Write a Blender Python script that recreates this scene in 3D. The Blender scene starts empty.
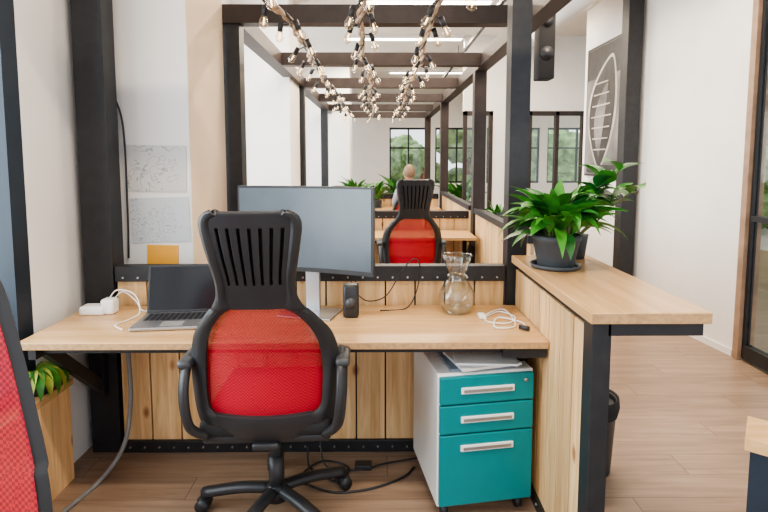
import bpy, bmesh, math, random
from mathutils import Vector, Matrix, Euler
random.seed(7)
S = bpy.context.scene
C = S.collection

# ------------------------------------------------------------------ materials
def new_mat(name):
    m = bpy.data.materials.new(name); m.use_nodes = True
    nt = m.node_tree; b = nt.nodes['Principled BSDF']
    return m, nt, b
def pmat(name, col, rough=0.5, metal=0.0, var=0.06, scale=12, bump=0.0, **kw):
    m, nt, b = new_mat(name)
    tc = nt.nodes.new('ShaderNodeTexCoord'); no = nt.nodes.new('ShaderNodeTexNoise')
    no.inputs['Scale'].default_value = scale; no.inputs['Detail'].default_value = 4
    nt.links.new(tc.outputs['Object'], no.inputs['Vector'])
    r = nt.nodes.new('ShaderNodeValToRGB')
    r.color_ramp.elements[0].position = .3; r.color_ramp.elements[1].position = .7
    r.color_ramp.elements[0].color = tuple(c*(1-var) for c in col)+(1,)
    r.color_ramp.elements[1].color = tuple(min(1, c*(1+var)) for c in col)+(1,)
    nt.links.new(no.outputs['Fac'], r.inputs['Fac']); nt.links.new(r.outputs['Color'], b.inputs['Base Color'])
    b.inputs['Roughness'].default_value = rough; b.inputs['Metallic'].default_value = metal
    if bump:
        bp = nt.nodes.new('ShaderNodeBump'); bp.inputs['Strength'].default_value = bump
        bp.inputs['Distance'].default_value = .01
        nt.links.new(no.outputs['Fac'], bp.inputs['Height']); nt.links.new(bp.outputs['Normal'], b.inputs['Normal'])
    for k, v in kw.items(): b.inputs[k].default_value = v
    return m
def math_node(nt, op, a, b=None, bval=None):
    n = nt.nodes.new('ShaderNodeMath'); n.operation = op
    if isinstance(a, (int, float)): n.inputs[0].default_value = a
    else: nt.links.new(a, n.inputs[0])
    if b is not None: nt.links.new(b, n.inputs[1])
    if bval is not None: n.inputs[1].default_value = bval
    return n.outputs[0]
def wood(name, c1, c2, grain='Z', plank=None, pw=0.15, rough=0.45, knots=False, gap=False, seg=None, var=.35, gscale=1.0):
    m, nt, b = new_mat(name)
    tc = nt.nodes.new('ShaderNodeTexCoord')
    sep = nt.nodes.new('ShaderNodeSeparateXYZ'); nt.links.new(tc.outputs['Object'], sep.inputs[0])
    rnd = None; vec = tc.outputs['Object']; gapf = None
    if plank:
        k = math_node(nt, 'DIVIDE', sep.outputs[plank], bval=pw)
        k = math_node(nt, 'ADD', k, bval=100.0)
        fl = math_node(nt, 'FLOOR', k)
        idv = fl; fr = math_node(nt, 'FRACT', k)
        if seg:
            off = math_node(nt, 'MULTIPLY', fl, bval=.377)
            s2 = math_node(nt, 'DIVIDE', sep.outputs[grain], bval=seg)
            s2 = math_node(nt, 'ADD', s2, off); f2 = math_node(nt, 'FLOOR', s2)
            fr2 = math_node(nt, 'FRACT', s2)
            idv = math_node(nt, 'ADD', fl, math_node(nt, 'MULTIPLY', f2, bval=17.31))
        wn = nt.nodes.new('ShaderNodeTexWhiteNoise'); wn.noise_dimensions = '1D'
        nt.links.new(idv, wn.inputs['W']); rnd = wn.outputs['Value']
        if gap:
            gapf = math_node(nt, 'LESS_THAN', fr, bval=.018)
            if seg:
                g2 = math_node(nt, 'LESS_THAN', fr2, bval=.003)
                gapf = math_node(nt, 'MAXIMUM', gapf, g2)
        cmb = nt.nodes.new('ShaderNodeCombineXYZ')
        o = math_node(nt, 'MULTIPLY', rnd, bval=13.0)
        nt.links.new(o, cmb.inputs[0]); nt.links.new(o, cmb.inputs[1]); nt.links.new(o, cmb.inputs[2])
        ad = nt.nodes.new('ShaderNodeVectorMath'); ad.operation = 'ADD'
        nt.links.new(vec, ad.inputs[0]); nt.links.new(cmb.outputs[0], ad.inputs[1]); vec = ad.outputs[0]
    mp = nt.nodes.new('ShaderNodeMapping'); nt.links.new(vec, mp.inputs['Vector'])
    sc = [18*gscale]*3; sc['XYZ'.index(grain)] = 1.3*gscale; mp.inputs['Scale'].default_value = sc
    no = nt.nodes.new('ShaderNodeTexNoise'); no.inputs['Scale'].default_value = 1.6
    no.inputs['Detail'].default_value = 6; no.inputs['Roughness'].default_value = .6; no.inputs['Distortion'].default_value = .6
    nt.links.new(mp.outputs[0], no.inputs['Vector'])
    r = nt.nodes.new('ShaderNodeValToRGB'); r.color_ramp.elements[0].position = .34; r.color_ramp.elements[1].position = .64
    r.color_ramp.elements[0].color = tuple(c1)+(1,); r.color_ramp.elements[1].color = tuple(c2)+(1,)
    nt.links.new(no.outputs['Fac'], r.inputs['Fac'])
    col = r.outputs['Color']
    if rnd is not None:
        f = math_node(nt, 'MULTIPLY', rnd, bval=var); f = math_node(nt, 'ADD', f, bval=1-var/2)
        hs = nt.nodes.new('ShaderNodeHueSaturation'); nt.links.new(f, hs.inputs['Value']); nt.links.new(col, hs.inputs['Color']); col = hs.outputs[0]
    if knots:
        mp2 = nt.nodes.new('ShaderNodeMapping'); nt.links.new(vec, mp2.inputs['Vector'])
        sk = [6.0]*3; sk['XYZ'.index(grain)] = 3.2; mp2.inputs['Scale'].default_value = sk
        vo = nt.nodes.new('ShaderNodeTexVoronoi'); vo.inputs['Scale'].default_value = 1.0
        nt.links.new(mp2.outputs[0], vo.inputs['Vector'])
        rr = nt.nodes.new('ShaderNodeValToRGB'); rr.color_ramp.elements[0].position = .05; rr.color_ramp.elements[1].position = .13
        rr.color_ramp.elements[0].color = (.35, .16, .07, 1); rr.color_ramp.elements[1].color = (1, 1, 1, 1)
        nt.links.new(vo.outputs['Distance'], rr.inputs['Fac'])
        mx = nt.nodes.new('ShaderNodeMixRGB'); mx.blend_type = 'MULTIPLY'; mx.inputs[0].default_value = .85
        nt.links.new(col, mx.inputs[1]); nt.links.new(rr.outputs[0], mx.inputs[2]); col = mx.outputs[0]
    if gapf is not None:
        mx = nt.nodes.new('ShaderNodeMixRGB'); nt.links.new(gapf, mx.inputs[0]); nt.links.new(col, mx.inputs[1])
        mx.inputs[2].default_value = tuple(c*.6 for c in c1)+(1,); col = mx.outputs[0]
    nt.links.new(col, b.inputs['Base Color']); b.inputs['Roughness'].default_value = rough
    return m
def glassmat(name, tint=(1, 1, 1), k=.5, p=3.0, base=.04):
    m = bpy.data.materials.new(name); m.use_nodes = True; nt = m.node_tree; nt.nodes.clear()
    o = nt.nodes.new('ShaderNodeOutputMaterial'); mx = nt.nodes.new('ShaderNodeMixShader')
    t = nt.nodes.new('ShaderNodeBsdfTransparent'); g = nt.nodes.new('ShaderNodeBsdfGlossy')
    t.inputs[0].default_value = tint+(1,); g.inputs['Roughness'].default_value = .03
    lw = nt.nodes.new('ShaderNodeLayerWeight'); lw.inputs[0].default_value = .5
    f = math_node(nt, 'POWER', lw.outputs['Facing'], bval=p); f = math_node(nt, 'MULTIPLY', f, bval=k); f = math_node(nt, 'ADD', f, bval=base)
    nt.links.new(f, mx.inputs[0]); nt.links.new(t.outputs[0], mx.inputs[1]); nt.links.new(g.outputs[0], mx.inputs[2])
    nt.links.new(mx.outputs[0], o.inputs[0]); return m
def emis(name, col, st):
    m, nt, b = new_mat(name); b.inputs['Base Color'].default_value = col+(1,)
    b.inputs['Emission Color'].default_value = col+(1,); b.inputs['Emission Strength'].default_value = st; return m
def meshmat(name, col, alpha):
    m, nt, b = new_mat(name)
    tc = nt.nodes.new('ShaderNodeTexCoord'); n = nt.nodes.new('ShaderNodeTexChecker'); n.inputs['Scale'].default_value = 170
    nt.links.new(tc.outputs['Object'], n.inputs['Vector'])
    n.inputs['Color1'].default_value = col+(1,); n.inputs['Color2'].default_value = tuple(c*.5 for c in col)+(1,)
    nt.links.new(n.outputs[0], b.inputs['Base Color']); b.inputs['Alpha'].default_value = alpha; b.inputs['Roughness'].default_value = .75
    return m

M = dict(
 wall=pmat('white_plaster', (.83, .815, .795), .8, var=.03, scale=3, bump=.05),
 wall_lit=pmat('plaster_warm_lit', (.80, .65, .50), .8, var=.04, scale=3),  # white plaster with warm light painted into its colour as tan
 ceil=pmat('ceiling_paint', (.82, .78, .73), .9, var=.05, scale=1.5),
 steel=pmat('black_steel', (.026, .027, .031), .45, .2, var=.15, scale=20),
 rust=pmat('brown_steel', (.040, .029, .027), .5, .2, var=.2, scale=8),
 blue=pmat('dark_blue_frame', (.02, .032, .05), .4, .2),
 bolt=pmat('bolt', (.5, .5, .5), .3, .9),
 ply=wood('birch_top', (.53, .315, .14), (.68, .43, .215), 'X', rough=.25, gscale=.6),
 plyY=wood('birch_top_y', (.53, .315, .14), (.68, .43, .215), 'Y', rough=.25, gscale=.6),
 plyedge=pmat('ply_edge', (.48, .30, .15), .5, var=.2, scale=60),
 pineX=wood('pine_x', (.60, .36, .16), (.82, .57, .31), 'Z', 'X', .15, .5, True),
 pineY=wood('pine_y', (.60, .36, .16), (.82, .57, .31), 'Z', 'Y', .12, .5, True),
 floor=wood('floor_oak', (.245, .168, .118), (.36, .255, .183), 'X', 'Y', .16, .34, False, True, 1.4, .14),
 black=pmat('black_plastic', (.026, .027, .031), .43, var=.1),
 blackm=pmat('black_fabric', (.016, .016, .018), .85, var=.2, scale=90),
 dgrey=pmat('dark_grey_plastic', (.055, .057, .062), .45),
 red=meshmat('red_mesh', (.58, .006, .028), .87),
 redc=pmat('red_fabric', (.34, .006, .02), .8, var=.15, scale=80),
 teal=pmat('teal_enamel', (.0, .22, .25), .35, var=.03),
 whitem=pmat('white_enamel', (.80, .82, .83), .35, var=.02),
 whitep=pmat('white_plastic', (.85, .85, .84), .4, var=.02),
 silver=pmat('silver', (.42, .42, .44), .3, .8, var=.03),
 screen=pmat('screen_glass', (.10, .125, .15), .20, var=.25, scale=2),
 screenk=pmat('laptop_screen', (.012, .012, .015), .15),
 leaf=pmat('leaf_green', (.055, .23, .03), .38, var=.45, scale=14),
 leaf2=pmat('leaf_dark_green', (.03, .14, .03), .35, var=.4, scale=14),
 leafy=pmat('leaf_yellow', (.28, .32, .05), .5, var=.3),
 stem=pmat('stem', (.12, .16, .05), .6),
 pot=pmat('grey_pot', (.055, .062, .07), .6, var=.1),
 soil=pmat('soil', (.03, .018, .01), .95, var=.4, scale=60),
 grey=pmat('grey_cable', (.22, .22, .22), .5),
 orange=pmat('orange_paper', (.85, .42, .06), .7),
 paper=pmat('paper', (.72, .74, .76), .8, var=.02),
 folder=pmat('folder_blue', (.18, .22, .28), .7),
 glass=glassmat('window_glass', (.97, .99, .98)),
 vase=glassmat('vase_glass', (.88, .91, .90), .8, 1.5, .08),
 bulb=glassmat('bulb_glass', (1, .93, .82), .45, 1.5, .10),
 fil=emis('filament', (1, .75, .45), 4),
 cord=pmat('cream_cord', (.55, .42, .30), .7, var=.4, scale=30),
 lamp=emis('fluorescent', (1, .93, .82), 9),
 doorw=pmat('door_wood', (.33, .22, .15), .5, var=.2, scale=9),
 skin=pmat('skin', (.55, .30, .2), .5), hair=pmat('hair', (.20, .14, .09), .7), shirt=pmat('shirt', (.35, .38, .42), .8),
 grass=pmat('foliage', (.30, .43, .19), .8, var=.6, scale=3),
 asphalt=pmat('outdoor_ground', (.45, .44, .42), .9),
 brick=pmat('terracotta', (.35, .12, .06), .8, var=.3),
 artbg=pmat('print_background', (.17, .165, .16), .5, var=.6, scale=2.2),
 artd=pmat('print_dark', (.03, .028, .027), .5, var=.3), artl=pmat('print_light', (.42, .39, .36), .5, var=.25, scale=5),
)
def sketch_mat(name, sc, bg=(.62, .65, .68)):
    m, nt, b = new_mat(name)
    tc = nt.nodes.new('ShaderNodeTexCoord'); no = nt.nodes.new('ShaderNodeTexNoise'); no.inputs['Scale'].default_value = sc
    no.inputs['Detail'].default_value = 3
    nt.links.new(tc.outputs['Object'], no.inputs['Vector'])
    f = math_node(nt, 'MULTIPLY', no.outputs['Fac'], bval=9.0); f = math_node(nt, 'FRACT', f)
    f = math_node(nt, 'LESS_THAN', f, bval=.13)
    no2 = nt.nodes.new('ShaderNodeTexNoise'); no2.inputs['Scale'].default_value = 6; nt.links.new(tc.outputs['Object'], no2.inputs['Vector'])
    g = math_node(nt, 'GREATER_THAN', no2.outputs['Fac'], bval=.5); f = math_node(nt, 'MULTIPLY', f, g)
    f = math_node(nt, 'MULTIPLY', f, bval=.6)
    mx = nt.nodes.new('ShaderNodeMixRGB'); nt.links.new(f, mx.inputs[0]); mx.inputs[1].default_value = bg+(1,); mx.inputs[2].default_value = (.2, .22, .25, 1)
    nt.links.new(mx.outputs[0], b.inputs['Base Color']); b.inputs['Roughness'].default_value = .8; return m
M['map1'] = sketch_mat('map_sketch', 9, (.62, .62, .61)); M['map2'] = sketch_mat('note_sketch', 16, (.58, .62, .66))

# ------------------------------------------------------------------ builder
class B:
    def __init__(s, name): s.name = name; s.bm = bmesh.new(); s.mats = []
    def mi(s, mat):
        m = M[mat] if isinstance(mat, str) else mat
        if m not in s.mats: s.mats.append(m)
        return s.mats.index(m)
    def merge(s, t, mat, smooth=False, mx=None):
        i = s.mi(mat)
        for f in t.faces: f.material_index = i; f.smooth = smooth
        if mx is not None: bmesh.ops.transform(t, matrix=mx, verts=t.verts)
        me = bpy.data.meshes.new('t'); t.to_mesh(me); t.free(); s.bm.from_mesh(me); bpy.data.meshes.remove(me)
    def box(s, x0, x1, y0, y1, z0, z1, mat, bev=0.0, mx=None, seg=2):
        t = bmesh.new(); bmesh.ops.create_cube(t, size=1)
        for v in t.verts: v.co = Vector(((x0+x1)/2+v.co.x*(x1-x0), (y0+y1)/2+v.co.y*(y1-y0), (z0+z1)/2+v.co.z*(z1-z0)))
        if bev: bmesh.ops.bevel(t, geom=t.edges[:], offset=bev, segments=seg, profile=.5, affect='EDGES')
        s.merge(t, mat, bev > .006, mx); return s
    def cyl(s, p1, p2, r, mat, r2=None, n=16, smooth=True):
        p1, p2 = Vector(p1), Vector(p2); d = p2-p1; t = bmesh.new()
        bmesh.ops.create_cone(t, cap_ends=True, segments=n, radius1=r, radius2=r if r2 is None else r2, depth=d.length)
        q = Vector((0, 0, 1)).rotation_difference(d.normalized()).to_matrix().to_4x4()
        s.merge(t, mat, smooth and n > 8, Matrix.Translation((p1+p2)/2) @ q); return s
    def bar(s, p1, p2, w, h, mat):
        p1, p2 = Vector(p1), Vector(p2); d = p2-p1
        q = d.to_track_quat('Y', 'Z').to_matrix().to_4x4(); t = bmesh.new(); bmesh.ops.create_cube(t, size=1)
        bmesh.ops.scale(t, vec=(w, d.length, h), verts=t.verts)
        s.merge(t, mat, False, Matrix.Translation((p1+p2)/2) @ q); return s
    def sph(s, c, r, mat, sc=(1, 1, 1), n=12):
        t = bmesh.new(); bmesh.ops.create_uvsphere(t, u_segments=n, v_segments=max(6, n//2+2), radius=r)
        s.merge(t, mat, True, Matrix.Translation(c) @ Matrix.Diagonal((*sc, 1))); return s
    def lathe(s, prof, c, mat, n=32, mx=None):
        t = bmesh.new(); rings = []
        for r, z in prof:
            rings.append([t.verts.new((c[0]+r*math.cos(2*math.pi*i/n), c[1]+r*math.sin(2*math.pi*i/n), c[2]+z)) for i in range(n)])
        for a, b2 in zip(rings, rings[1:]):
            for i in range(n): t.faces.new((a[i], a[(i+1) % n], b2[(i+1) % n], b2[i]))
        s.merge(t, mat, True, mx); return s
    def poly(s, pts, mat):
        t = bmesh.new(); t.faces.new([t.verts.new(p) for p in pts]); s.merge(t, mat); return s
    def tube(s, pts, r, mat, closed=False, n=8, sub=8, flat=1.0):
        P = [Vector(p) for p in pts]; L = len(P); out = []
        rng = L if closed else L-1
        for i in range(rng):
            if closed: a, b2, c, d = P[(i-1) % L], P[i], P[(i+1) % L], P[(i+2) % L]
            else: a, b2, c, d = P[max(i-1, 0)], P[i], P[i+1], P[min(i+2, L-1)]
            for k in range(sub):
                t = k/sub
                out.append(.5*((2*b2)+(-a+c)*t+(2*a-5*b2+4*c-d)*t*t+(-a+3*b2-3*c+d)*t**3))
        if not closed: out.append(P[-1])
        t = bmesh.new(); rings = []; N = len(out); up = None
        for i, p in enumerate(out):
            if closed: tg = out[(i+1) % N]-out[i-1]
            else: tg = out[min(i+1, N-1)]-out[max(i-1, 0)]
            if tg.length < 1e-9: tg = Vector((0, 0, 1))
            tg.normalize()
            if up is None:
                up = Vector((0, 0, 1)) if abs(tg.z) < .9 else Vector((1, 0, 0))
            up = (up-tg*up.dot(tg)).normalized(); sd = tg.cross(up)
            rings.append([t.verts.new(p+(up*math.cos(2*math.pi*k/n)+sd*math.sin(2*math.pi*k/n)*flat)*r) for k in range(n)])
        for i in range(N if closed else N-1):
            a, b2 = rings[i], rings[(i+1) % N]
            for k in range(n): t.faces.new((a[k], a[(k+1) % n], b2[(k+1) % n], b2[k]))
        if not closed: t.faces.new(rings[0]); t.faces.new(rings[-1][::-1])
        bmesh.ops.recalc_face_normals(t, faces=t.faces[:])
        s.merge(t, mat, True); return s
    def leaf(s, base, az, elev, L, W, droop, mat, twist=0, seg=7):
        t = bmesh.new(); p = Vector(base); rows = []; e = elev
        for i in range(seg+1):
            f = i/seg; w = W*(math.sin(math.pi*min(1, f*1.02)**.8)+.04)*.5*(1-f*.15)
            dh = Vector((math.cos(az), math.sin(az), 0)); d = dh*math.cos(e)+Vector((0, 0, 1))*math.sin(e)
            sd = Vector((-math.sin(az), math.cos(az), 0)); nrm = sd.cross(d)*-1
            sd2 = sd*math.cos(twist)+nrm*math.sin(twist)
            rows.append([t.verts.new(p+sd2*w+nrm*w*.28), t.verts.new(p), t.verts.new(p-sd2*w+nrm*w*.28)])
            p = p+d*(L/seg); e -= droop/seg
        for a, b2 in zip(rows, rows[1:]):
            for k in range(2): t.faces.new((a[k], a[k+1], b2[k+1], b2[k]))
        s.merge(t, mat, True); return s
    def done(s, parent=None, loc=None, rot=None):
        me = bpy.data.meshes.new(s.name); s.bm.to_mesh(me); s.bm.free()
        for m in s.mats: me.materials.append(m)
        o = bpy.data.objects.new(s.name, me); C.objects.link(o)
        if parent: o.parent = parent
        if loc: o.location = loc
        if rot: o.rotation_euler = rot
        return o
def empty(name, loc=(0, 0, 0), rz=0):
    e = bpy.data.objects.new(name, None); e.empty_display_size = .1; C.objects.link(e); e.location = loc; e.rotation_euler = (0, 0, rz); return e
def interp(tab, z):
    if z <= tab[0][0]: return tab[0][1]
    for i in range(len(tab)-1):
        if z <= tab[i+1][0]:
            z0, v0 = tab[i]; z1, v1 = tab[i+1]; t = (z-z0)/(z1-z0)
            m0 = (v1-tab[i-1][1])/(z1-tab[i-1][0]) if i > 0 else (v1-v0)/(z1-z0)
            m1 = (tab[i+2][1]-v0)/(tab[i+2][0]-z0) if i+2 < len(tab) else (v1-v0)/(z1-z0)
            h = z1-z0
            return (2*t**3-3*t*t+1)*v0+(t**3-2*t*t+t)*h*m0+(-2*t**3+3*t*t)*v1+(t**3-t*t)*h*m1
    return tab[-1][1]

# ------------------------------------------------------------------ room shell
CZ = 3.2
B('floor').box(-1.8, 6.2, -1.2, 16, -.1, 0, 'floor').done()
B('ceiling').box(-1.8, 6.2, -1.2, 16, CZ, CZ+.15, 'ceil').done()
w = B('wall_left')
w.box(-1.85, -1.47, 2.13, 2.62, 0, CZ, 'wall')
w.box(-1.85, -.965, 2.62, 3.22, 0, CZ, 'wall')
w.box(-.9655, -.962, 2.622, 3.218, 0, CZ, 'wall_lit')  # thin skin on the pillar's side, its warm lighting painted as colour
w.box(-1.85, -.92, 5.3, 5.93, 0, CZ, 'wall')
w.box(-1.85, -.55, 9.4, 10.2, 0, CZ, 'wall')
for a, b2 in ((3.22, 5.3), (5.95, 9.4), (10.2, 16)):
    w.box(-1.85, -1.5, a, b2, 0, .47, 'wall'); w.box(-1.85, -1.5, a, b2, 2.9, CZ, 'wall')
w.box(-1.85, -1.5, -1.2, 2.13, 2.95, CZ, 'wall')
w.done()
s_ = B('trim_sill'); s_.box(-1.8, -1.53, -1.0, 2.12, 0, .44, 'pineY'); s_.box(-1.8, -1.5, -1.0, 2.12, .44, .47, 'plyY')
s_.box(-1.468, -1.40, 1.2, 2.24, 0, .44, 'pineY'); s_.box(-1.53, -1.39, 1.2, 2.12, .44, .47, 'plyY'); s_.box(-1.468, -1.39, 2.12, 2.25, .44, .47, 'plyY'); s_.done()
def window(name, y0, y1, z0, z1, x=-1.55, n=2):
    f = B(name)
    f.box(x-.04, x+.04, y0, y1, z0, z0+.06, 'blue'); f.box(x-.04, x+.04, y0, y1, z1-.06, z1, 'blue')
    for i in range(n+1):
        yy = y0+(y1-y0)*i/n; yy = min(max(yy, y0+.045), y1-.045)
        f.box(x-.045, x+.045, yy-.045, yy+.045, z0, z1, 'blue')
    f.box(x-.004, x+.004, y0, y1, z0, z1, 'glass'); return f.done()
window('window_1', -1.0, 2.13, .47, 2.95, x=-1.515)
window('window_2', 3.22, 5.3, .47, 2.9); window('window_3', 5.95, 9.4, .47, 2.9)

R = B('wall_right')
def skew(x0, y0, x1, y1, z0, z1, mat, th=.12):
    t = bmesh.new(); d = Vector((x1-x0, y1-y0)).normalized(); n = Vector((d.y, -d.x))*th
    if n.x < 0: n = -n
    vs = []
    for z in (z0, z1):
        vs += [t.verts.new((x0, y0, z)), t.verts.new((x1, y1, z)), t.verts.new((x1+n.x, y1+n.y, z)), t.verts.new((x0+n.x, y0+n.y, z))]
    for q in ((3, 2, 1, 0), (4, 5, 6, 7), (0, 1, 5, 4), (1, 2, 6, 5), (2, 3, 7, 6), (3, 0, 4, 7)): t.faces.new([vs[i] for i in q])
    bmesh.ops.recalc_face_normals(t, faces=t.faces[:]); return t
R.merge(skew(2.62, 3.66, 2.47, 5.0, 0, CZ, 'wall'), 'wall')
R.merge(skew(2.47, 5.0, 2.45, 6.2, 0, CZ, 'wall'), 'wall')
R.done()
R = B('wall_right_lintel'); R.box(2.62, 2.74, -1.2, 3.66, 2.752, CZ, 'wall'); R.done()
bb = B('baseboard_right'); bb.merge(skew(2.605, 3.67, 2.455, 5.0, 0, .05, 'wall', .02), 'whitep'); bb.done()
dr = B('door_1')
dr.box(2.60, 2.72, 3.60, 3.655, 0, 2.75, 'doorw'); dr.box(2.60, 2.72, 2.4, 3.60, 2.67, 2.75, 'doorw')
dr.box(2.63, 2.67, 3.575, 3.60, 0.02, 2.67, 'steel'); dr.box(2.62, 2.68, 2.5, 3.575, .02, .12, 'steel'); dr.box(2.62, 2.68, 2.4, 2.5, .02, 2.67, 'steel')
dr.box(2.645, 2.655, 2.5, 3.575, .12, 2.67, 'glass'); dr.box(2.62, 2.68, 2.5, 3.575, 1.02, 1.06, 'steel'); dr.done()
B('steel_column').box(2.31, 2.45, 4.86, 5.0, 0, CZ, 'steel', .004).done()
# framed boat print
fp = B('framed_print'); fp.box(2.415, 2.447, 5.10, 6.05, 1.27, 2.71, 'artd'); fp.box(2.409, 2.415, 5.125, 6.025, 1.295, 2.685, 'artbg')
def canoe(cy, cz, L, Wd, til, xx, mat):
    pts = []
    for i in range(36):
        a = 2*math.pi*i/36; u = math.cos(a); v = math.sin(a)
        ww = Wd*v*(1-abs(u)**2.2*.45)+.10*(1-u*u)
        pts.append((xx, cy+ww*math.cos(til)-L*u*math.sin(til), cz+L*u*math.cos(til)+ww*math.sin(til)))
    fp.poly(pts, mat)
fp.box(2.4085, 2.4095, 5.13, 6.02, 2.35, 2.68, 'artd')
canoe(5.52, 1.95, .62, .35, .22, 2.4065, 'artl'); canoe(5.52, 1.95, .585, .305, .22, 2.405, 'artd'); canoe(5.56, 1.88, .40, .12, .22, 2.4035, 'artbg')
for k in range(7):
    z = 1.56+k*.12; wd = .25-.03*abs(k-3); fp.box(2.400, 2.402, 5.62-wd, 5.62+wd, z, z+.014, 'artl')
fp.box(2.402, 2.4075, 5.2, 5.95, 1.31, 1.40, 'artd')
fp.done()

g = B('glass_partition')
Yp = 7.4
g.box(1.2, 5.5, Yp, Yp+.1, 2.15, CZ, 'wall'); g.box(1.62, 2.13, Yp, Yp+.1, 0, 2.15, 'wall'); g.box(3.3, 5.5, Yp, Yp+.1, 0, 2.15, 'wall')
g.box(2.13, 3.3, Yp, Yp+.1, 0, .85, 'wall')
for x in (1.2, 1.57, 2.13, 2.52, 2.9, 3.25): g.box(x, x+.05, Yp-.01, Yp+.08, 0, 2.15, 'rust')
for a, b2, zz in ((1.2, 1.62, 0), (2.13, 3.3, .85)):
    g.box(a, b2, Yp-.01, Yp+.08, 2.09, 2.15, 'rust'); g.box(a, b2, Yp-.01, Yp+.08, zz, zz+.07, 'rust'); g.box(a, b2, Yp+.03, Yp+.04, zz+.05, 2.1, 'glass')
g.done()
e = B('wall_far')
e.box(-1.8, .25, 13.5, 13.7, 0, CZ, 'wall'); e.box(.25, 6.2, 13.5, 13.7, 2.3, CZ, 'wall'); e.box(.25, 6.2, 13.5, 13.7, 0, .85, 'wall')
for x in (1.25, 2.6, 4.2): e.box(x, x+.2, 13.5, 13.7, .85, 2.3, 'wall')
e.done()
for i, (a, b2) in enumerate(((.25, 1.25), (1.45, 2.6), (2.8, 4.2), (4.4, 6.0))):
    f = B('window_%d' % (4+i))
    for x in (a, (a+b2)/2-.02, b2-.04): f.box(x, x+.04, 13.55, 13.62, .85, 2.3, 'steel')
    f.box(a, b2, 13.55, 13.62, .85, .9, 'steel'); f.box(a, b2, 13.55, 13.62, 1.75, 1.79, 'steel'); f.box(a, b2, 13.55, 13.62, 2.25, 2.3, 'steel'); f.box(a, b2, 13.58, 13.585, .9, 2.25, 'glass'); f.done()
B('outdoor_ground').box(-14, 20, -8, 26, -.3, -.12, 'asphalt').done()
def hedge(name, x0, x1, y0, y1, h, n):
    f = B(name)
    for i in range(n):
        r = random.uniform(.4, .8); x = random.uniform(x0, x1); y = random.uniform(y0, y1); z = random.uniform(-.12+r*.7, h)
        t = bmesh.new(); bmesh.ops.create_icosphere(t, subdivisions=3, radius=r)
        for v in t.verts: v.co *= 1+random.uniform(-.16, .16)
        f.merge(t, 'grass', False, Matrix.Translation((x, y, z)))
    for i in range(6):
        x = x0+(x1-x0)*i/5; y = y0+(y1-y0)*i/5; f.cyl((x, y, -.13), (x, y, h*.6), .12, 'brick')
    return f.done()
hedge('outdoor_trees', 0, 7.5, 17.5, 18.5, 2.4, 34)
hedge('outdoor_trees', 8.3, 9.2, 2.0, 14, 3.0, 60)

# ------------------------------------------------------------------ steel frame structure
XL, XR = (-1.43, -1.29), (.617, .71)
RX = (.90, 1.015)
fr = B('steel_pergola_frame')
fr.box(XR[0], XR[1], 2.445, 2.54, 0, CZ, 'steel')
fr.box(XL[0], XL[1], 2.445, 2.555, 0, CZ, 'steel')
for y in (4.93, 7.62, 10.3): fr.box(RX[0], RX[1], y, y+.11, 0, 2.29, 'rust')
fr.box(-.985, -.87, 3.25, 3.36, 0, 2.29, 'steel')
for y in (5.95, 8.6): fr.box(-.985, -.87, y, y+.11, 0, 2.29, 'steel')
fr.box(RX[0], RX[1], 2.62, 10.41, 2.29, 2.40, 'rust')
fr.box(-.985, -.87, 3.23, 10.41, 2.29, 2.40, 'rust')
bys = [3.23+1.40*i for i in range(6)]
for i, y in enumerate(bys): fr.box(-.87, RX[0], y, y+.10, 2.29, 2.40, 'rust')
fr.box(XR[0], RX[0]+.02, 2.62, 2.70, 2.31, 2.39, 'rust')
fr.box(-.87, RX[0], 1.80, 1.90, 2.29, 2.40, 'rust')
for x in (-.8, .8): fr.cyl((x, 1.85, 2.40), (x, 1.85, CZ), .012, 'steel')
fr.done()

def string_light(x, ph):
    s = B('string_lights'); pts = []; y = 1.5
    def path(y):
        sag = -.035*abs(math.sin(math.pi*((y-3.28)/1.4)))
        return Vector((x+.018*math.sin(y*2.3+ph)+.010*math.sin(y*7+ph), y, 2.268+sag+.006*math.sin(y*9+ph)))
    while y < 9.35: pts.append(path(y)); y += .11
    for k in range(3):
        s.tube([p+Vector((.015*math.sin(i*1.25+k*2.1), 0, .012*math.cos(i*1.25+k*2.1))) for i, p in enumerate(pts)], (.011, .010, .006)[k], ('cord', 'cord', 'black')[k], sub=2, n=6)
    y = 1.6; k = 0
    while y < 9.3:
        p = path(y); sgn = 1 if k % 2 else -1; dx = sgn*random.uniform(.03, .07); dy = random.uniform(-.03, .03)
        q = p+Vector((dx, dy, -random.uniform(.0, .06)))
        s.cyl(p, q, .004, 'black', n=6)
        ax = Vector((sgn*random.uniform(.05, .6), random.uniform(-.2, .2), -1)).normalized()
        s.cyl(q-ax*.018, q+ax*.036, .0155, 'black', n=10)
        rot = Vector((0, 0, -1)).rotation_difference(ax).to_matrix().to_4x4()
        s.lathe([(.001, -.070), (.013, -.066), (.024, -.048), (.025, -.036), (.019, -.018), (.012, 0)], (0, 0, 0), 'bulb', n=12, mx=Matrix.Translation(q+ax*.032) @ rot)
        s.cyl(q+ax*.044, q+ax*.080, .0035, 'fil', n=6)
        y += random.uniform(.21, .29); k += 1
    return s.done()
for i, x in enumerate((-.54, -.115, .305)): string_light(x, i*2.1)

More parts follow.
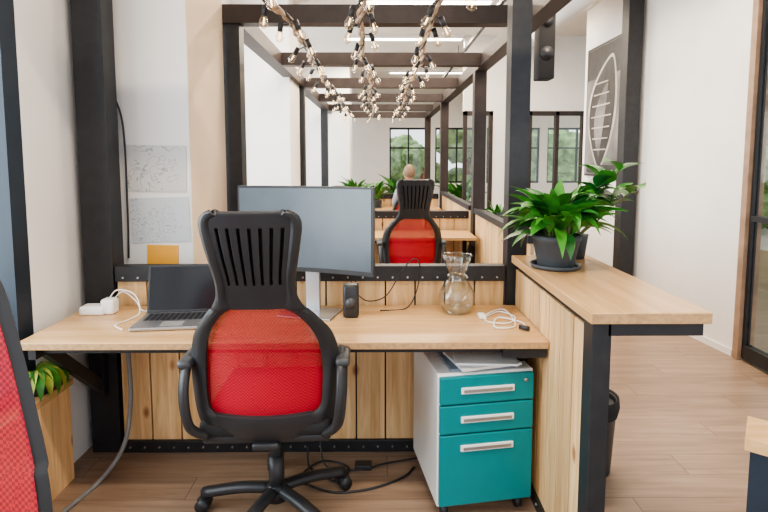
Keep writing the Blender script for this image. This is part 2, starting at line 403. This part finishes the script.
for (x, y, L) in ((-.2, 4.4, 1.4), (.5, 5.7, 1.4), (1.6, 3.4, 1.2), (1.5, 6.2, 1.2), (.35, 7.4, 1.6), (.3, 1.0, 1.4), (1.3, 10.2, 2.2), (0, 9.0, 1.4), (3.5, 10.5, 1.4)):
    l = B('ceiling_light'); l.box(x-L/2-.03, x+L/2+.03, y-.07, y+.07, CZ-.05, CZ, 'whitep'); l.box(x-L/2, x+L/2, y-.05, y+.05, CZ-.058, CZ-.05, 'lamp'); l.done()
    ld = bpy.data.lights.new('lamp', 'AREA'); ld.shape = 'RECTANGLE'; ld.size = L; ld.size_y = .1; ld.energy = 40; ld.color = (1, .82, .63)
    lo = bpy.data.objects.new('ceiling_lamp', ld); lo.location = (x, y, CZ-.07); C.objects.link(lo)
dct = B('ceiling_track'); dct.box(1.18, 1.22, 1.6, 10, 2.98, 3.02, 'steel')
for y in (2.2, 4, 6, 8): dct.cyl((1.2, y, 3.02), (1.2, y, CZ), .006, 'steel', n=6)
for y in (2.9, 3.6, 4.6, 5.4): dct.cyl((1.2, y, 2.98), (1.24, y+.05, 2.84), .04, 'black')
dct.done()
du = B('ceiling_duct'); du.cyl((1.9, 1.5, 3.0), (1.9, 11, 3.0), .12, 'whitem', n=24)
for y in (2, 4, 6, 8, 10): du.cyl((1.9, y, 3.0), (1.9, y, CZ), .01, 'steel', n=6)
du.done()
sp = B('hanging_speaker'); sp.box(1.19, 1.31, 3.9, 4.04, 2.06, 2.62, 'blackm', .008); sp.cyl((1.25, 3.98, 2.62), (1.25, 3.98, CZ), .012, 'steel')
sp.cyl((1.25, 3.899, 2.48), (1.25, 3.893, 2.48), .04, 'black'); sp.cyl((1.25, 3.899, 2.25), (1.25, 3.893, 2.25), .05, 'black'); sp.done()

# ------------------------------------------------------------------ workstations
def partition(y, xe):
    p = B('plank_partition'); x = XL[1]+.01; n = int(round((xe-x)/.146)); wd = (xe-x)/n
    for i in range(n):
        p.box(x+i*wd+.004, x+(i+1)*wd-.004, y+.012, y+.034, .03, .90, 'pineX')
    p.box(x, xe, y+.034, y+.05, .0, .90, 'steel')
    p.box(x, xe, y-.004, y+.06, .865, .94, 'steel', .003); p.box(x, xe, y-.006, y+.055, .0, .06, 'steel', .003)
    for i in range(n*2):
        xx = x+.04+i*(xe-x-.08)/(n*2-1)
        for z in (.03, .885): p.cyl((xx, y-.013 if z < .1 else y-.010, z), (xx, y, z), .005, 'bolt', n=6)
    return p.done()
def desk(y, xr):
    d = B('desk'); f = y < 2.5
    d.box(-1.40, xr, y-.525, y-.016, .722, .75, 'ply', .002)
    d.box(-1.396, xr-.004, y-.5265, y-.5245, .724, .7475, 'plyedge')
    d.box(-1.36, .60, y-.06, y-.02, .682, .722, 'steel'); d.box(-1.36, .60, y-.47, y-.43, .69, .722, 'steel')
    for xx in (-1.355, .585 if f else xr-.03):
        d.box(xx-.015, xx+.015, y-.50, y-.02, .675, .722, 'steel')
        d.bar((xx, y-.42, .69), (xx, y-.04, .36), .03, .05, 'steel')
        d.box(xx-.02, xx+.02, y-.045, y-.016, .3, .722, 'steel')
    if f: d.box(.48, xr-.004, y-.515, y-.485, .683, .722, 'steel')
    return d.done()
partition(2.445, .607); desk(2.445, .653)
partition(5.125, .895); desk(5.125, .88); partition(7.805, .895); desk(7.805, .88)
sd = B('side_partition')
for (a, b2) in ((3.1, 4.925), (5.2, 7.61)):
    n = int((b2-a)/.12)
    for i in range(n):
        yy = a+i*(b2-a)/n; sd.box(.925, .945, yy+.003, yy+(b2-a)/n-.003, .02, .96, 'pineY')
    sd.box(.905, .975, a, b2, .94, .99, 'steel'); sd.box(.91, .965, a, b2, 0, .06, 'steel')
sd.done()

# bar counter on right
c = B('bar_counter'); o = .025
c.box(.60+o, .97+o-.008, 1.475, 2.40, .965, 1.0, 'plyY', .003)
c.box(.603+o, .959+o, 1.4735, 1.4755, .968, .997, 'plyedge')
c.box(.612+o, .670+o, 1.49, 1.56, 0, .965, 'steel', .003)
c.box(.66+o, .945+o, 1.49, 1.53, .925, .965, 'steel'); c.box(.905+o, .945+o, 1.53, 2.38, .925, .965, 'steel'); c.box(.64+o, .68+o, 1.56, 2.42, .925, .965, 'steel')
c.box(.64+o, .945+o, 2.36, 2.40, .925, .965, 'steel')
a, b2 = 1.565, 2.435; n = 7
for i in range(n):
    yy = a+i*(b2-a)/n; c.box(.632+o, .655+o, yy+.003, yy+(b2-a)/n-.003, .03, .925, 'pineY')
c.box(.655+o, .675+o, a, b2, 0, .925, 'steel'); c.box(.622+o, .678+o, a, b2, 0, .055, 'steel')
for i in range(9): c.cyl((.616+o, 1.6+i*.1, .03), (.623+o, 1.6+i*.1, .03), .006, 'bolt', n=6)
c.done()

# ------------------------------------------------------------------ chairs
CH_A = dict(
 WO=[(.43, .19), (.47, .222), (.53, .243), (.60, .254), (.68, .262), (.76, .258), (.84, .236), (.91, .188), (.96, .148), (1.0, .128), (1.06, .126), (1.13, .138), (1.20, .150), (1.25, .155), (1.275, .145), (1.288, .118)],
 WI=[(.53, .165), (.545, .19), (.57, .203), (.64, .208), (.72, .208), (.80, .198), (.87, .172), (.92, .138), (.945, .112), (.957, .088)],
 PY=[(.43, -.20), (.50, -.235), (.60, -.245), (.72, -.245), (.85, -.27), (1.0, -.32), (1.15, -.375), (1.288, -.41)],
 zo=(.53, .957), ztop=1.288, head=True, k=1.15)
CH_B = dict(
 WO=[(.50, .20), (.54, .24), (.62, .27), (.75, .282), (.9, .275), (1.05, .243), (1.17, .208), (1.25, .178), (1.285, .14), (1.305, .08)],
 WI=[(.55, .21), (.57, .235), (.62, .252), (.75, .266), (.9, .259), (1.05, .228), (1.17, .193), (1.24, .163), (1.27, .122), (1.284, .06)],
 PY=[(.50, -.245), (.60, -.25), (.75, -.255), (.9, -.27), (1.05, -.28), (1.305, -.305)],
 zo=(.55, 1.284), ztop=1.305, head=False, k=.4)
CH_C = dict(
 WO=[(.48, .17), (.52, .20), (.60, .225), (.72, .225), (.84, .20), (.91, .16), (.93, .11)],
 WI=[(.53, .165), (.56, .185), (.62, .20), (.72, .20), (.82, .175), (.88, .135), (.90, .08)],
 PY=[(.48, -.235), (.60, -.25), (.75, -.255), (.93, -.28)],
 zo=(.53, .90), ztop=.93, head=False, k=.6)
def office_chair(loc, rz, P=CH_A):
    root = empty('office_chair', loc, rz)
    WO, WI, PYt, (zo0, zo1), ztop = P['WO'], P['WI'], P['PY'], P['zo'], P['ztop']
    def backy(x, z):
        k = P['k']*(1 if z < .95 else .8)
        return interp(PYt, z)+k*x*x
    zb = WO[0][0]; NR = int(round((ztop-zb)/.0082)); zs = [zb+(ztop-zb)*i/NR for i in range(NR+1)]
    b = bmesh.new(); rows = []; NO, NI = 5, 46; wtop = WI[-1][1]
    for z in zs:
        wo = interp(WO, z); opening = zo0 <= z <= zo1
        wi = interp(WI, z) if opening else (min(.84*wo, .165) if z < zo0 else wtop)
        if z > zo1:
            t = min(1, (z-zo1)/.05); wi = wtop*(1-t)+.84*wo*t
        wi = min(wi, wo*.95)
        xs = [-wo+(wo-wi)*i/NO for i in range(NO)]+[-wi+2*wi*i/NI for i in range(NI+1)]+[wi+(wo-wi)*(i+1)/NO for i in range(NO)]
        row = []
        for x in xs:
            rim = 0
            if abs(x) > wi-.001: rim = .012*(1-abs(abs(x)-(wo+wi)/2)/((wo-wi)/2+.001))
            row.append(b.verts.new((x, backy(x, z)-rim, z)))
        rows.append((z, row))
    def isslot(cc):
        cc -= NO
        return 0 <= cc < NI and (cc % 6) >= 4
    for (z0, r0), (z1, r1) in zip(rows, rows[1:]):
        for ci in range(len(r0)-1):
            inner = NO <= ci < NO+NI
            if inner and z0 >= zo0 and z1 <= zo1: continue
            if P['head'] and inner and z0 > 1.035 and z1 < 1.245 and isslot(ci): continue
            b.faces.new((r0[ci], r0[ci+1], r1[ci+1], r1[ci]))
    bmesh.ops.delete(b, geom=[v for v in b.verts if not v.link_faces], context='VERTS')
    bmesh.ops.recalc_face_normals(b, faces=b.faces[:])
    me = bpy.data.meshes.new('back_frame'); b.to_mesh(me); b.free(); me.materials.append(M['black'])
    for f in me.polygons: f.use_smooth = True
    o = bpy.data.objects.new('back_frame', me); C.objects.link(o); o.parent = root
    md = o.modifiers.new('s', 'SOLIDIFY'); md.thickness = .022; md.offset = 0
    md = o.modifiers.new('b', 'BEVEL'); md.width = .003; md.segments = 2; md.limit_method = 'ANGLE'
    if P['head']:
        b = bmesh.new(); rows = []
        for i in range(15):
            z = 1.015+i*.0172; wo = interp(WO, z)*.86
            rows.append([b.verts.new((wo*u/6, backy(wo*u/6, z)+.018, z)) for u in range(-6, 7)])
        for r0, r1 in zip(rows, rows[1:]):
            for k in range(12): b.faces.new((r0[k], r0[k+1], r1[k+1], r1[k]))
        h = B('slot_dark_backing'); h.merge(b, 'blackm', True); h.done(root)  # thin black sheet added behind the headrest slots so they read dark
    b = bmesh.new(); rows = []
    for i in range(50):
        z = zo0-.008+i*((zo1-zo0+.018)/49); wi = interp(WI, max(zo0, min(z, zo1)))+.012
        rows.append([b.verts.new((wi*u/14, backy(wi*u/14, z)+.008, z)) for u in range(-14, 15)])
    for r0, r1 in zip(rows, rows[1:]):
        for k in range(28): b.faces.new((r0[k], r0[k+1], r1[k+1], r1[k]))
    h = B('mesh_back'); h.merge(b, 'red', True); h.done(root)
    s = B('seat'); s.box(-.245, .245, -.215, .27, .435, .51, 'blackm', .033, seg=4); s.box(-.225, .225, -.16, .25, .50, .522, 'redc', .010)
    s.box(-.235, .235, -.20, .26, .41, .45, 'black', .015); s.done(root)
    l = B('back_bracket'); l.box(-.05, .05, -.225, -.05, .395, .425, 'black', .01); l.box(-.09, .09, -.12, .12, .37, .415, 'black', .01)
    if not P['head']: l.tube([(0, -.06, .41), (0, -.24, .41), (0, -.275, .48), (0, -.265, .54)], .022, 'black', n=8)
    l.cyl((.09, .02, .39), (.27, .02, .385), .008, 'black', n=8); l.done(root)
    if P['head']:
        a = B('armrests')
        for sx in (-1, 1):
            x = sx*.262
            a.tube([(sx*.22, -.20, .45), (x, -.235, .50), (x+sx*.015, -.245, .60), (x+sx*.018, -.215, .69), (x+sx*.018, -.13, .725), (x+sx*.018, -.05, .70), (x+sx*.01, -.03, .62), (x, -.06, .52), (sx*.235, -.08, .45)], .017, 'black', closed=False, n=10, sub=6, flat=1.5)
            a.box(x-.026+sx*.02, x+.026+sx*.02, -.225, -.03, .705, .738, 'dgrey', .013)
        a.done(root)
    q = B('star_base'); q.cyl((0, 0, .09), (0, 0, .25), .032, 'black'); q.cyl((0, 0, .25), (0, 0, .39), .018, 'dgrey'); q.cyl((0, 0, .07), (0, 0, .13), .05, 'black', r2=.04)
    for i in range(5):
        an = math.radians(90+12+72*i); d = Vector((math.cos(an), math.sin(an), 0)); p = d*.31
        q.tube([d*.03+Vector((0, 0, .11)), d*.15+Vector((0, 0, .105)), p+Vector((0, 0, .075))], .021, 'black', n=8, sub=4, flat=1.3)
        q.cyl(p+Vector((0, 0, .05)), p+Vector((0, 0, .085)), .012, 'black')
        sdv = Vector((-d.y, d.x, 0))
        for s2 in (-1, 1): q.cyl(p+sdv*.008*s2+Vector((0, 0, .0275)), p+sdv*.03*s2+Vector((0, 0, .0275)), .0275, 'black', n=18)
        q.sph(p+Vector((0, 0, .042)), .028, 'black', (1, 1, .6))
    q.done(root); return root
office_chair((-.425, 2.0, 0), math.radians(2))
office_chair((.27, 4.66, 0), math.radians(4))
office_chair((-.822, .55, 0), math.radians(180), CH_B)
office_chair((.40, 7.28, 0), 0, CH_C)

# ------------------------------------------------------------------ cabinet
cr = empty('drawer_cabinet', (.228, 1.93, 0), math.radians(9))
b = B('body'); b.box(0, .40, .012, .44, .06, .61, 'whitem', .006); b.done(cr)
b = B('drawers')
for z0, z1 in ((.493, .602), (.372, .487), (.072, .366)):
    b.box(.006, .394, -.008, .014, z0, z1, 'teal', .004)
for zc in (.548, .430, .312):
    b.box(.09, .31, -.016, -.007, zc-.013, zc+.013, 'whitem', .003); b.box(.10, .30, -.0175, -.0155, zc-.007, zc+.005, 'silver')
b.cyl((.36, -.012, .575), (.36, -.006, .575), .008, 'silver')
b.done(cr)
b = B('casters')
for x in (.04, .36):
    for y in (.05, .40):
        b.cyl((x-.012, y, .025), (x+.012, y, .025), .025, 'black'); b.cyl((x, y, .03), (x, y, .062), .014, 'dgrey')
b.done(cr)
pp = B('paper_stack'); mx = Matrix.Translation((.41, 2.12, 0)) @ Matrix.Rotation(.15, 4, 'Z')
pp.box(-.15, .12, -.13, .16, .611, .622, 'folder', 0, mx); pp.box(-.13, .13, -.15, .15, .622, .632, 'paper', 0, mx @ Matrix.Rotation(.12, 4, 'Z')); pp.box(-.10, .15, -.14, .12, .632, .64, 'whitem', 0, mx @ Matrix.Rotation(-.2, 4, 'Z')); pp.done()

# ------------------------------------------------------------------ monitor
def monitor(loc, rz, w=.636, h=.385, zb=.95, mat='screen'):
    r = empty('monitor', loc, rz)
    b = B('panel'); z0 = zb-.75; n = 16
    def arc(x): return -.035*(x/(w/2))**2
    t = bmesh.new(); vs = []
    for i in range(n+1):
        x = -w/2+w*i/n; yf = arc(x); vs.append([t.verts.new((x, yf, z0)), t.verts.new((x, yf, z0+h)), t.verts.new((x, yf+.03, z0+h)), t.verts.new((x, yf+.03, z0))])
    for a_, b_ in zip(vs, vs[1:]):
        for k in range(4): t.faces.new((a_[k], a_[(k+1) % 4], b_[(k+1) % 4], b_[k]))
    t.faces.new(vs[0]); t.faces.new(vs[-1][::-1]); bmesh.ops.recalc_face_normals(t, faces=t.faces[:]); b.merge(t, 'black')
    t = bmesh.new(); rows = []
    for i in range(n+1):
        x = (-w/2+.009)+(w-.018)*i/n; rows.append((t.verts.new((x, arc(x)-.002, z0+.02)), t.verts.new((x, arc(x)-.002, z0+h-.009))))
    for a_, b_ in zip(rows, rows[1:]): t.faces.new((a_[0], b_[0], b_[1], a_[1]))
    b.merge(t, mat, True); b.box(-.06, .06, .03, .06, z0+.1, z0+.25, 'black', .008); b.done(r)
    b = B('stand'); b.box(-.035, .035, .062, .078, .004, z0+.22, 'silver', .004); b.box(-.13, .13, -.06, .12, 0, .008, 'silver', .003); b.done(r)
    return r
monitor((-.328, 2.27, .75), math.radians(-14.5))
sk = B('desk_speaker'); sk.box(-.165, -.095, 2.22, 2.29, .75, .90, 'black', .012); sk.cyl((-.13, 2.219, .82), (-.13, 2.215, .82), .024, 'dgrey'); sk.done()

lr = empty('laptop', (-.88, 2.17, .75), math.radians(6))
b = B('base'); b.box(-.16, .16, -.11, .11, .002, .016, 'silver', .004)
for i in range(12):
    for j in range(5): b.box(-.135+i*.0228, -.117+i*.0228, -.01+j*.02, .006+j*.02, .016, .0175, 'black')
b.box(-.045, .045, -.095, -.03, .016, .0166, 'grey'); b.done(lr)
b = B('lid'); mx = Matrix.Translation((0, .11, .014)) @ Matrix.Rotation(math.radians(-14), 4, 'X')
b.box(-.16, .16, 0, .008, 0, .215, 'black', .003, mx); b.box(-.15, .15, -.001, .0, .012, .205, 'screenk', 0, mx); b.done(lr)
pa = B('power_strip'); pa.box(-1.36, -1.25, 2.27, 2.34, .75, .79, 'whitep', .008); pa.box(-1.27, -1.21, 2.28, 2.34, .75, .82, 'whitep', .01)
pa.tube([(-1.25, 2.31, .80), (-1.20, 2.30, .86), (-1.12, 2.30, .84), (-1.08, 2.26, .77), (-1.10, 2.2, .755), (-1.12, 2.12, .757), (-1.06, 2.06, .756)], .003, 'whitep', n=6)
pa.tube([(-1.22, 2.3, .81), (-1.20, 2.35, .84), (-1.15, 2.36, .80), (-1.10, 2.33, .756), (-1.06, 2.35, .754)], .003, 'whitep', n=6); pa.done()
wc = B('white_cable')
pts = [(.48, 2.24, .754), (.55, 2.3, .756), (.60, 2.22, .755), (.54, 2.13, .756), (.46, 2.16, .757), (.49, 2.27, .757), (.58, 2.33, .756), (.57, 2.1, .756), (.48, 2.08, .756), (.52, 2.2, .76), (.605, 2.15, .756), (.61, 2.08, .756)]
wc.tube(pts, .0032, 'whitep', n=6); wc.cyl((.58, 2.07, .762), (.61, 2.04, .762), .010, 'black'); wc.box(.44, .47, 2.2, 2.26, .751, .765, 'whitep', .004); wc.done()
bc = B('black_cable')
bc.tube([(-.13, 2.28, .903), (-.10, 2.32, .83), (-.05, 2.36, .79), (.03, 2.35, .82), (.10, 2.36, .93), (.16, 2.37, .99), (.19, 2.38, .94), (.17, 2.39, .82), (.12, 2.36, .755), (.0, 2.33, .754)], .0028, 'black', n=6); bc.done()

v = B('glass_carafe')
v.lathe([(.001, .002), (.052, .002), (.066, .012), (.082, .05), (.084, .075), (.074, .11), (.052, .145), (.040, .165), (.040, .185), (.052, .215), (.060, .24), (.068, .265), (.064, .266)], (.355, 2.32, .75), 'vase', n=40)
v.lathe([(.001, .014), (.055, .014), (.064, .02)], (.355, 2.32, .75), 'vase', n=40)
for z, r in ((.265, .066), (.172, .0415), (.008, .06)):
    v.tube([(.355+r*math.cos(t), 2.32+r*math.sin(t), .75+z) for t in [i*math.pi/6 for i in range(12)]], .003 if z > .2 else .005, 'vase', closed=True, n=6, sub=3)
v.done()

for nm, x0, x1, z0, z1, mt, rt in (('map_sheet', -1.285, -.985, 1.29, 1.525, 'map1', .02), ('sketch_sheet', -1.275, -.975, 1.03, 1.26, 'map2', -.03), ('orange_note', -1.20, -1.04, .91, 1.015, 'orange', .03)):
    t = B(nm); cx, cz = (x0+x1)/2, (z0+z1)/2
    t.box(x0, x1, 2.615, 2.6185, z0, z1, mt, 0, Matrix.Translation((cx, 0, cz)) @ Matrix.Rotation(rt, 4, 'Y') @ Matrix.Translation((-cx, 0, -cz))); t.done()
wcb = B('wall_cable'); wcb.tube([(-1.46, 2.60, 2.4), (-1.40, 2.605, 2.0), (-1.34, 2.605, 1.8), (-1.29, 2.605, 1.62), (-1.285, 2.605, 1.2), (-1.29, 2.605, .95)], .005, 'black', n=6); wcb.done()

# ------------------------------------------------------------------ plants
def potted(name, c, potr, poth, nl, Lr, Wd, mat, droop=(.7, 1.9), elr=(.1, 1.45)):
    r = B(name); x, y, z = c
    r.lathe([(.001, .0), (potr*.68, 0), (potr*.72, .01), (potr*.92, poth*.8), (potr, poth*.86), (potr, poth), (potr*.9, poth), (potr*.88, poth*.88), (.001, poth*.88)], c, 'pot')
    r.lathe([(.001, .0), (potr*.88, -.004)], (x, y, z+poth*.9), 'soil')
    r.lathe([(.001, .001), (potr*.95, .001), (potr*1.02, .018), (potr*.98, .018), (potr*.9, .006)], c, 'pot')
    for i in range(nl):
        az = random.uniform(0, 2*math.pi); el = random.uniform(*elr); L = random.uniform(*Lr)*(1 if el < 1 else .85)
        hb = random.uniform(.0, .10); rb = random.uniform(0, potr*.55)
        b0 = Vector((x+rb*math.cos(az), y+rb*math.sin(az), z+poth*.88))
        b1 = b0+Vector((math.cos(az)*.02, math.sin(az)*.02, hb+.01))
        r.cyl(b0, b1, .003, 'stem', n=5)
        r.leaf(b1, az, el, L, Wd*random.uniform(.8, 1.15), random.uniform(*droop), mat if random.random() < .75 else ('leaf2' if mat == 'leaf' else 'leaf'), random.uniform(-.5, .5))
    return r.done()
potted('potted_dracaena', (.738, 2.12, 1.001), .102, .14, 105, (.15, .25), .066, 'leaf')
fpn = B('potted_rubber_plant')
x, y, z = .90, 2.33, 1.001
fpn.lathe([(.001, 0), (.042, 0), (.055, .10), (.058, .11), (.05, .11), (.046, .09), (.001, .09)], (x, y, z), 'pot')
for (dx, dy, h) in ((.19, .0, .40), (.12, .02, .34), (.23, -.03, .30), (.16, -.03, .24)):
    fpn.tube([(x, y, z+.09), (x+dx*.35, y+dy*.5, z+h*.6), (x+dx, y+dy, z+h)], .0045, 'stem', n=6)
    for i in range(8):
        f = 1-.45*i/7; az = i*2.4+dx*20
        fpn.leaf((x+dx*f*f, y+dy*f, z+.09+(h-.09)*f), az, random.uniform(.3, 1.1), random.uniform(.12, .17), .082, random.uniform(.5, 1.3), 'leaf2' if i % 3 else 'leaf', random.uniform(-.6, .6))
fpn.done()
sp2 = B('sill_plant'); sp2.lathe([(.001, 0), (.05, 0), (.065, .1), (.055, .1), (.05, .09), (.001, .09)], (-1.455, 2.10, .471), 'pot')
for i in range(11): sp2.leaf((-1.455, 2.10, .56), -1.4+i*.28, .5, .20, .045, 2.7, 'leafy' if i % 2 else 'leaf')
sp2.done()
potted('potted_palm', (-.36, 7.5, .751), .09, .14, 46, (.30, .46), .05, 'leaf', (.8, 1.6), (.7, 1.5))
potted('potted_palm', (-.05, 7.52, .751), .08, .12, 40, (.24, .38), .05, 'leaf', (.8, 1.6), (.8, 1.5))
potted('potted_palm', (.45, 12.2, 0), .22, .5, 50, (.6, 1.0), .10, 'leaf', (.8, 1.8), (.7, 1.5))
potted('potted_palm', (1.9, 11.8, 0), .22, .5, 50, (.6, 1.0), .10, 'leaf', (.8, 1.8), (.7, 1.5))
potted('potted_fern', (1.27, 5.5, 0), .15, .9, 36, (.16, .24), .05, 'leaf')

t = B('waste_bin'); bx, by = .985, 2.3
t.lathe([(.001, .003), (.095, .003), (.115, .35), (.118, .355), (.110, .355), (.09, .012), (.001, .012)], (bx, by, 0), 'dgrey', n=28)
t.lathe([(.118, .28), (.126, .32), (.122, .362), (.112, .36), (.105, .33)], (bx, by, 0), 'blackm', n=28); t.done()

st = B('side_cabinet')
mx = Matrix.Translation((.925, 1.235, 0)) @ Matrix.Rotation(math.radians(-38), 4, 'Z')
st.box(0, .5, -.0, .14, .715, .75, 'ply', .002, mx); st.box(.012, .49, .012, .13, .03, .715, 'blue', .004, mx)
st.box(.03, .47, .02, .12, 0, .03, 'black', 0, mx); st.done()

fc = B('floor_cable')
fc.tube([(-.35, 2.38, .06), (-.33, 2.3, .006), (-.2, 2.2, .006), (-.15, 2.3, .006), (-.28, 2.35, .008), (-.36, 2.22, .006), (-.22, 2.12, .008), (-.05, 2.14, .006), (.1, 2.22, .006), (.16, 2.3, .006)], .005, 'black', n=6)
fc.tube([(-.3, 2.4, .3), (-.29, 2.37, .1), (-.25, 2.3, .01), (-.1, 2.28, .006), (.02, 2.33, .006), (.2, 2.38, .006)], .004, 'black', n=6)
fc.box(-.12, -.04, 2.28, 2.33, 0, .025, 'black', .005)
fc.done()
gc = B('grey_power_cable'); gc.tube([(-1.22, 2.40, .64), (-1.20, 2.38, .5), (-1.19, 2.36, .3), (-1.20, 2.3, .12), (-1.26, 2.2, .015), (-1.30, 2.0, .01), (-1.33, 1.7, .01), (-1.33, 1.4, .01)], .011, 'grey', n=8)
gc.box(-1.25, -1.19, 2.40, 2.44, .60, .67, 'whitep', .006); gc.done()

# ------------------------------------------------------------------ seated person
pr = empty('seated_person', (.42, 7.25, 0), math.radians(6))
V = []; E = []; Rr = []
def sv(p, r, par=None):
    V.append(p); Rr.append(r); i = len(V)-1
    if par is not None: E.append((par, i))
    return i
pel = sv((0, 0, .62), .125); wst = sv((0, .01, .76), .12, pel); ch = sv((0, .02, .94), .135, wst); nk0 = sv((0, .03, 1.08), .07, ch); nk = sv((0, .04, 1.16), .05, nk0)
for sx in (-1, 1):
    sh_ = sv((sx*.16, .02, 1.03), .06, ch); el = sv((sx*.21, .06, .84), .043, sh_); wr = sv((sx*.15, .27, .80), .028, el); pm = sv((sx*.14, .34, .79), .03, wr)
    for k, (fx, fl) in enumerate(((-.026, .065), (-.009, .078), (.009, .073), (.026, .058))):
        a1 = sv((sx*.14+fx, .375, .785), .010, pm); a2 = sv((sx*.14+fx*1.2, .375+fl*.6, .782), .0085, a1); sv((sx*.14+fx*1.25, .375+fl, .768), .007, a2)
    th = sv((sx*.14-sx*.035, .33, .785), .011, pm); sv((sx*.14-sx*.052, .365, .775), .009, th)
    hp = sv((sx*.09, .06, .60), .09, pel); kn = sv((sx*.13, .40, .58), .062, hp); an = sv((sx*.13, .36, .10), .042, kn); sv((sx*.14, .49, .045), .035, an)
me = bpy.data.meshes.new('body'); me.from_pydata(V, E, []); ob = bpy.data.objects.new('body', me); C.objects.link(ob); ob.parent = pr
md = ob.modifiers.new('skin', 'SKIN'); md.use_smooth_shade = True
for i, sv_ in enumerate(me.skin_vertices[0].data): sv_.radius = (Rr[i], Rr[i]); sv_.use_root = (i == 0)
ob.modifiers.new('sub', 'SUBSURF').levels = 1; me.materials.append(M['shirt'])
hd = B('head'); hd.sph((0, .05, 1.265), .1, 'skin', (.76, .95, 1.15), 20); hd.sph((0, .035, 1.285), .1, 'hair', (.82, .95, 1.1), 20)
hd.sph((0, .148, 1.255), .014, 'skin', (1, 1.2, 1.3)); hd.sph((-.078, .05, 1.26), .02, 'skin', (.5, 1, 1.4)); hd.sph((.078, .05, 1.26), .02, 'skin', (.5, 1, 1.4))
hd.sph((-.028, .138, 1.275), .009, 'whitep'); hd.sph((.028, .138, 1.275), .009, 'whitep'); hd.box(-.02, .02, .138, .144, 1.215, 1.222, 'brick'); hd.done(pr)

# ------------------------------------------------------------------ light
W = bpy.data.worlds.new('world'); S.world = W; W.use_nodes = True; nt = W.node_tree
bg = nt.nodes['Background']; bg.inputs['Color'].default_value = (.91, .95, 1, 1); bg.inputs['Strength'].default_value = 1.4
def area(name, loc, rot, sx, sy, en, col):
    l = bpy.data.lights.new(name, 'AREA'); l.shape = 'RECTANGLE'; l.size = sx; l.size_y = sy; l.energy = en; l.color = col
    o = bpy.data.objects.new(name, l); o.location = loc; o.rotation_euler = rot; C.objects.link(o)
area('window_daylight', (-2.4, .9, 1.8), (0, math.radians(-90), 0), 2.4, 3.0, 120, (.88, .94, 1))
area('window_daylight', (-2.4, 4.3, 1.8), (0, math.radians(-90), 0), 2.2, 2.0, 110, (.96, .97, 1))
area('window_daylight', (-2.4, 7.6, 1.8), (0, math.radians(-90), 0), 2.2, 3.0, 120, (.97, .98, 1))

# ------------------------------------------------------------------ camera
cd = bpy.data.cameras.new('camera'); cam = bpy.data.objects.new('camera', cd); C.objects.link(cam)
cam.location = (0, 0, 1.45); cam.rotation_euler = (math.radians(85), 0, math.radians(-.45))
cd.lens = 24; cd.sensor_width = 36; cd.shift_y = -51/768; cd.clip_start = .05
S.camera = cam
S.view_settings.view_transform = 'AgX'
S.view_settings.look = 'AgX - Medium High Contrast'
S.view_settings.exposure = .5
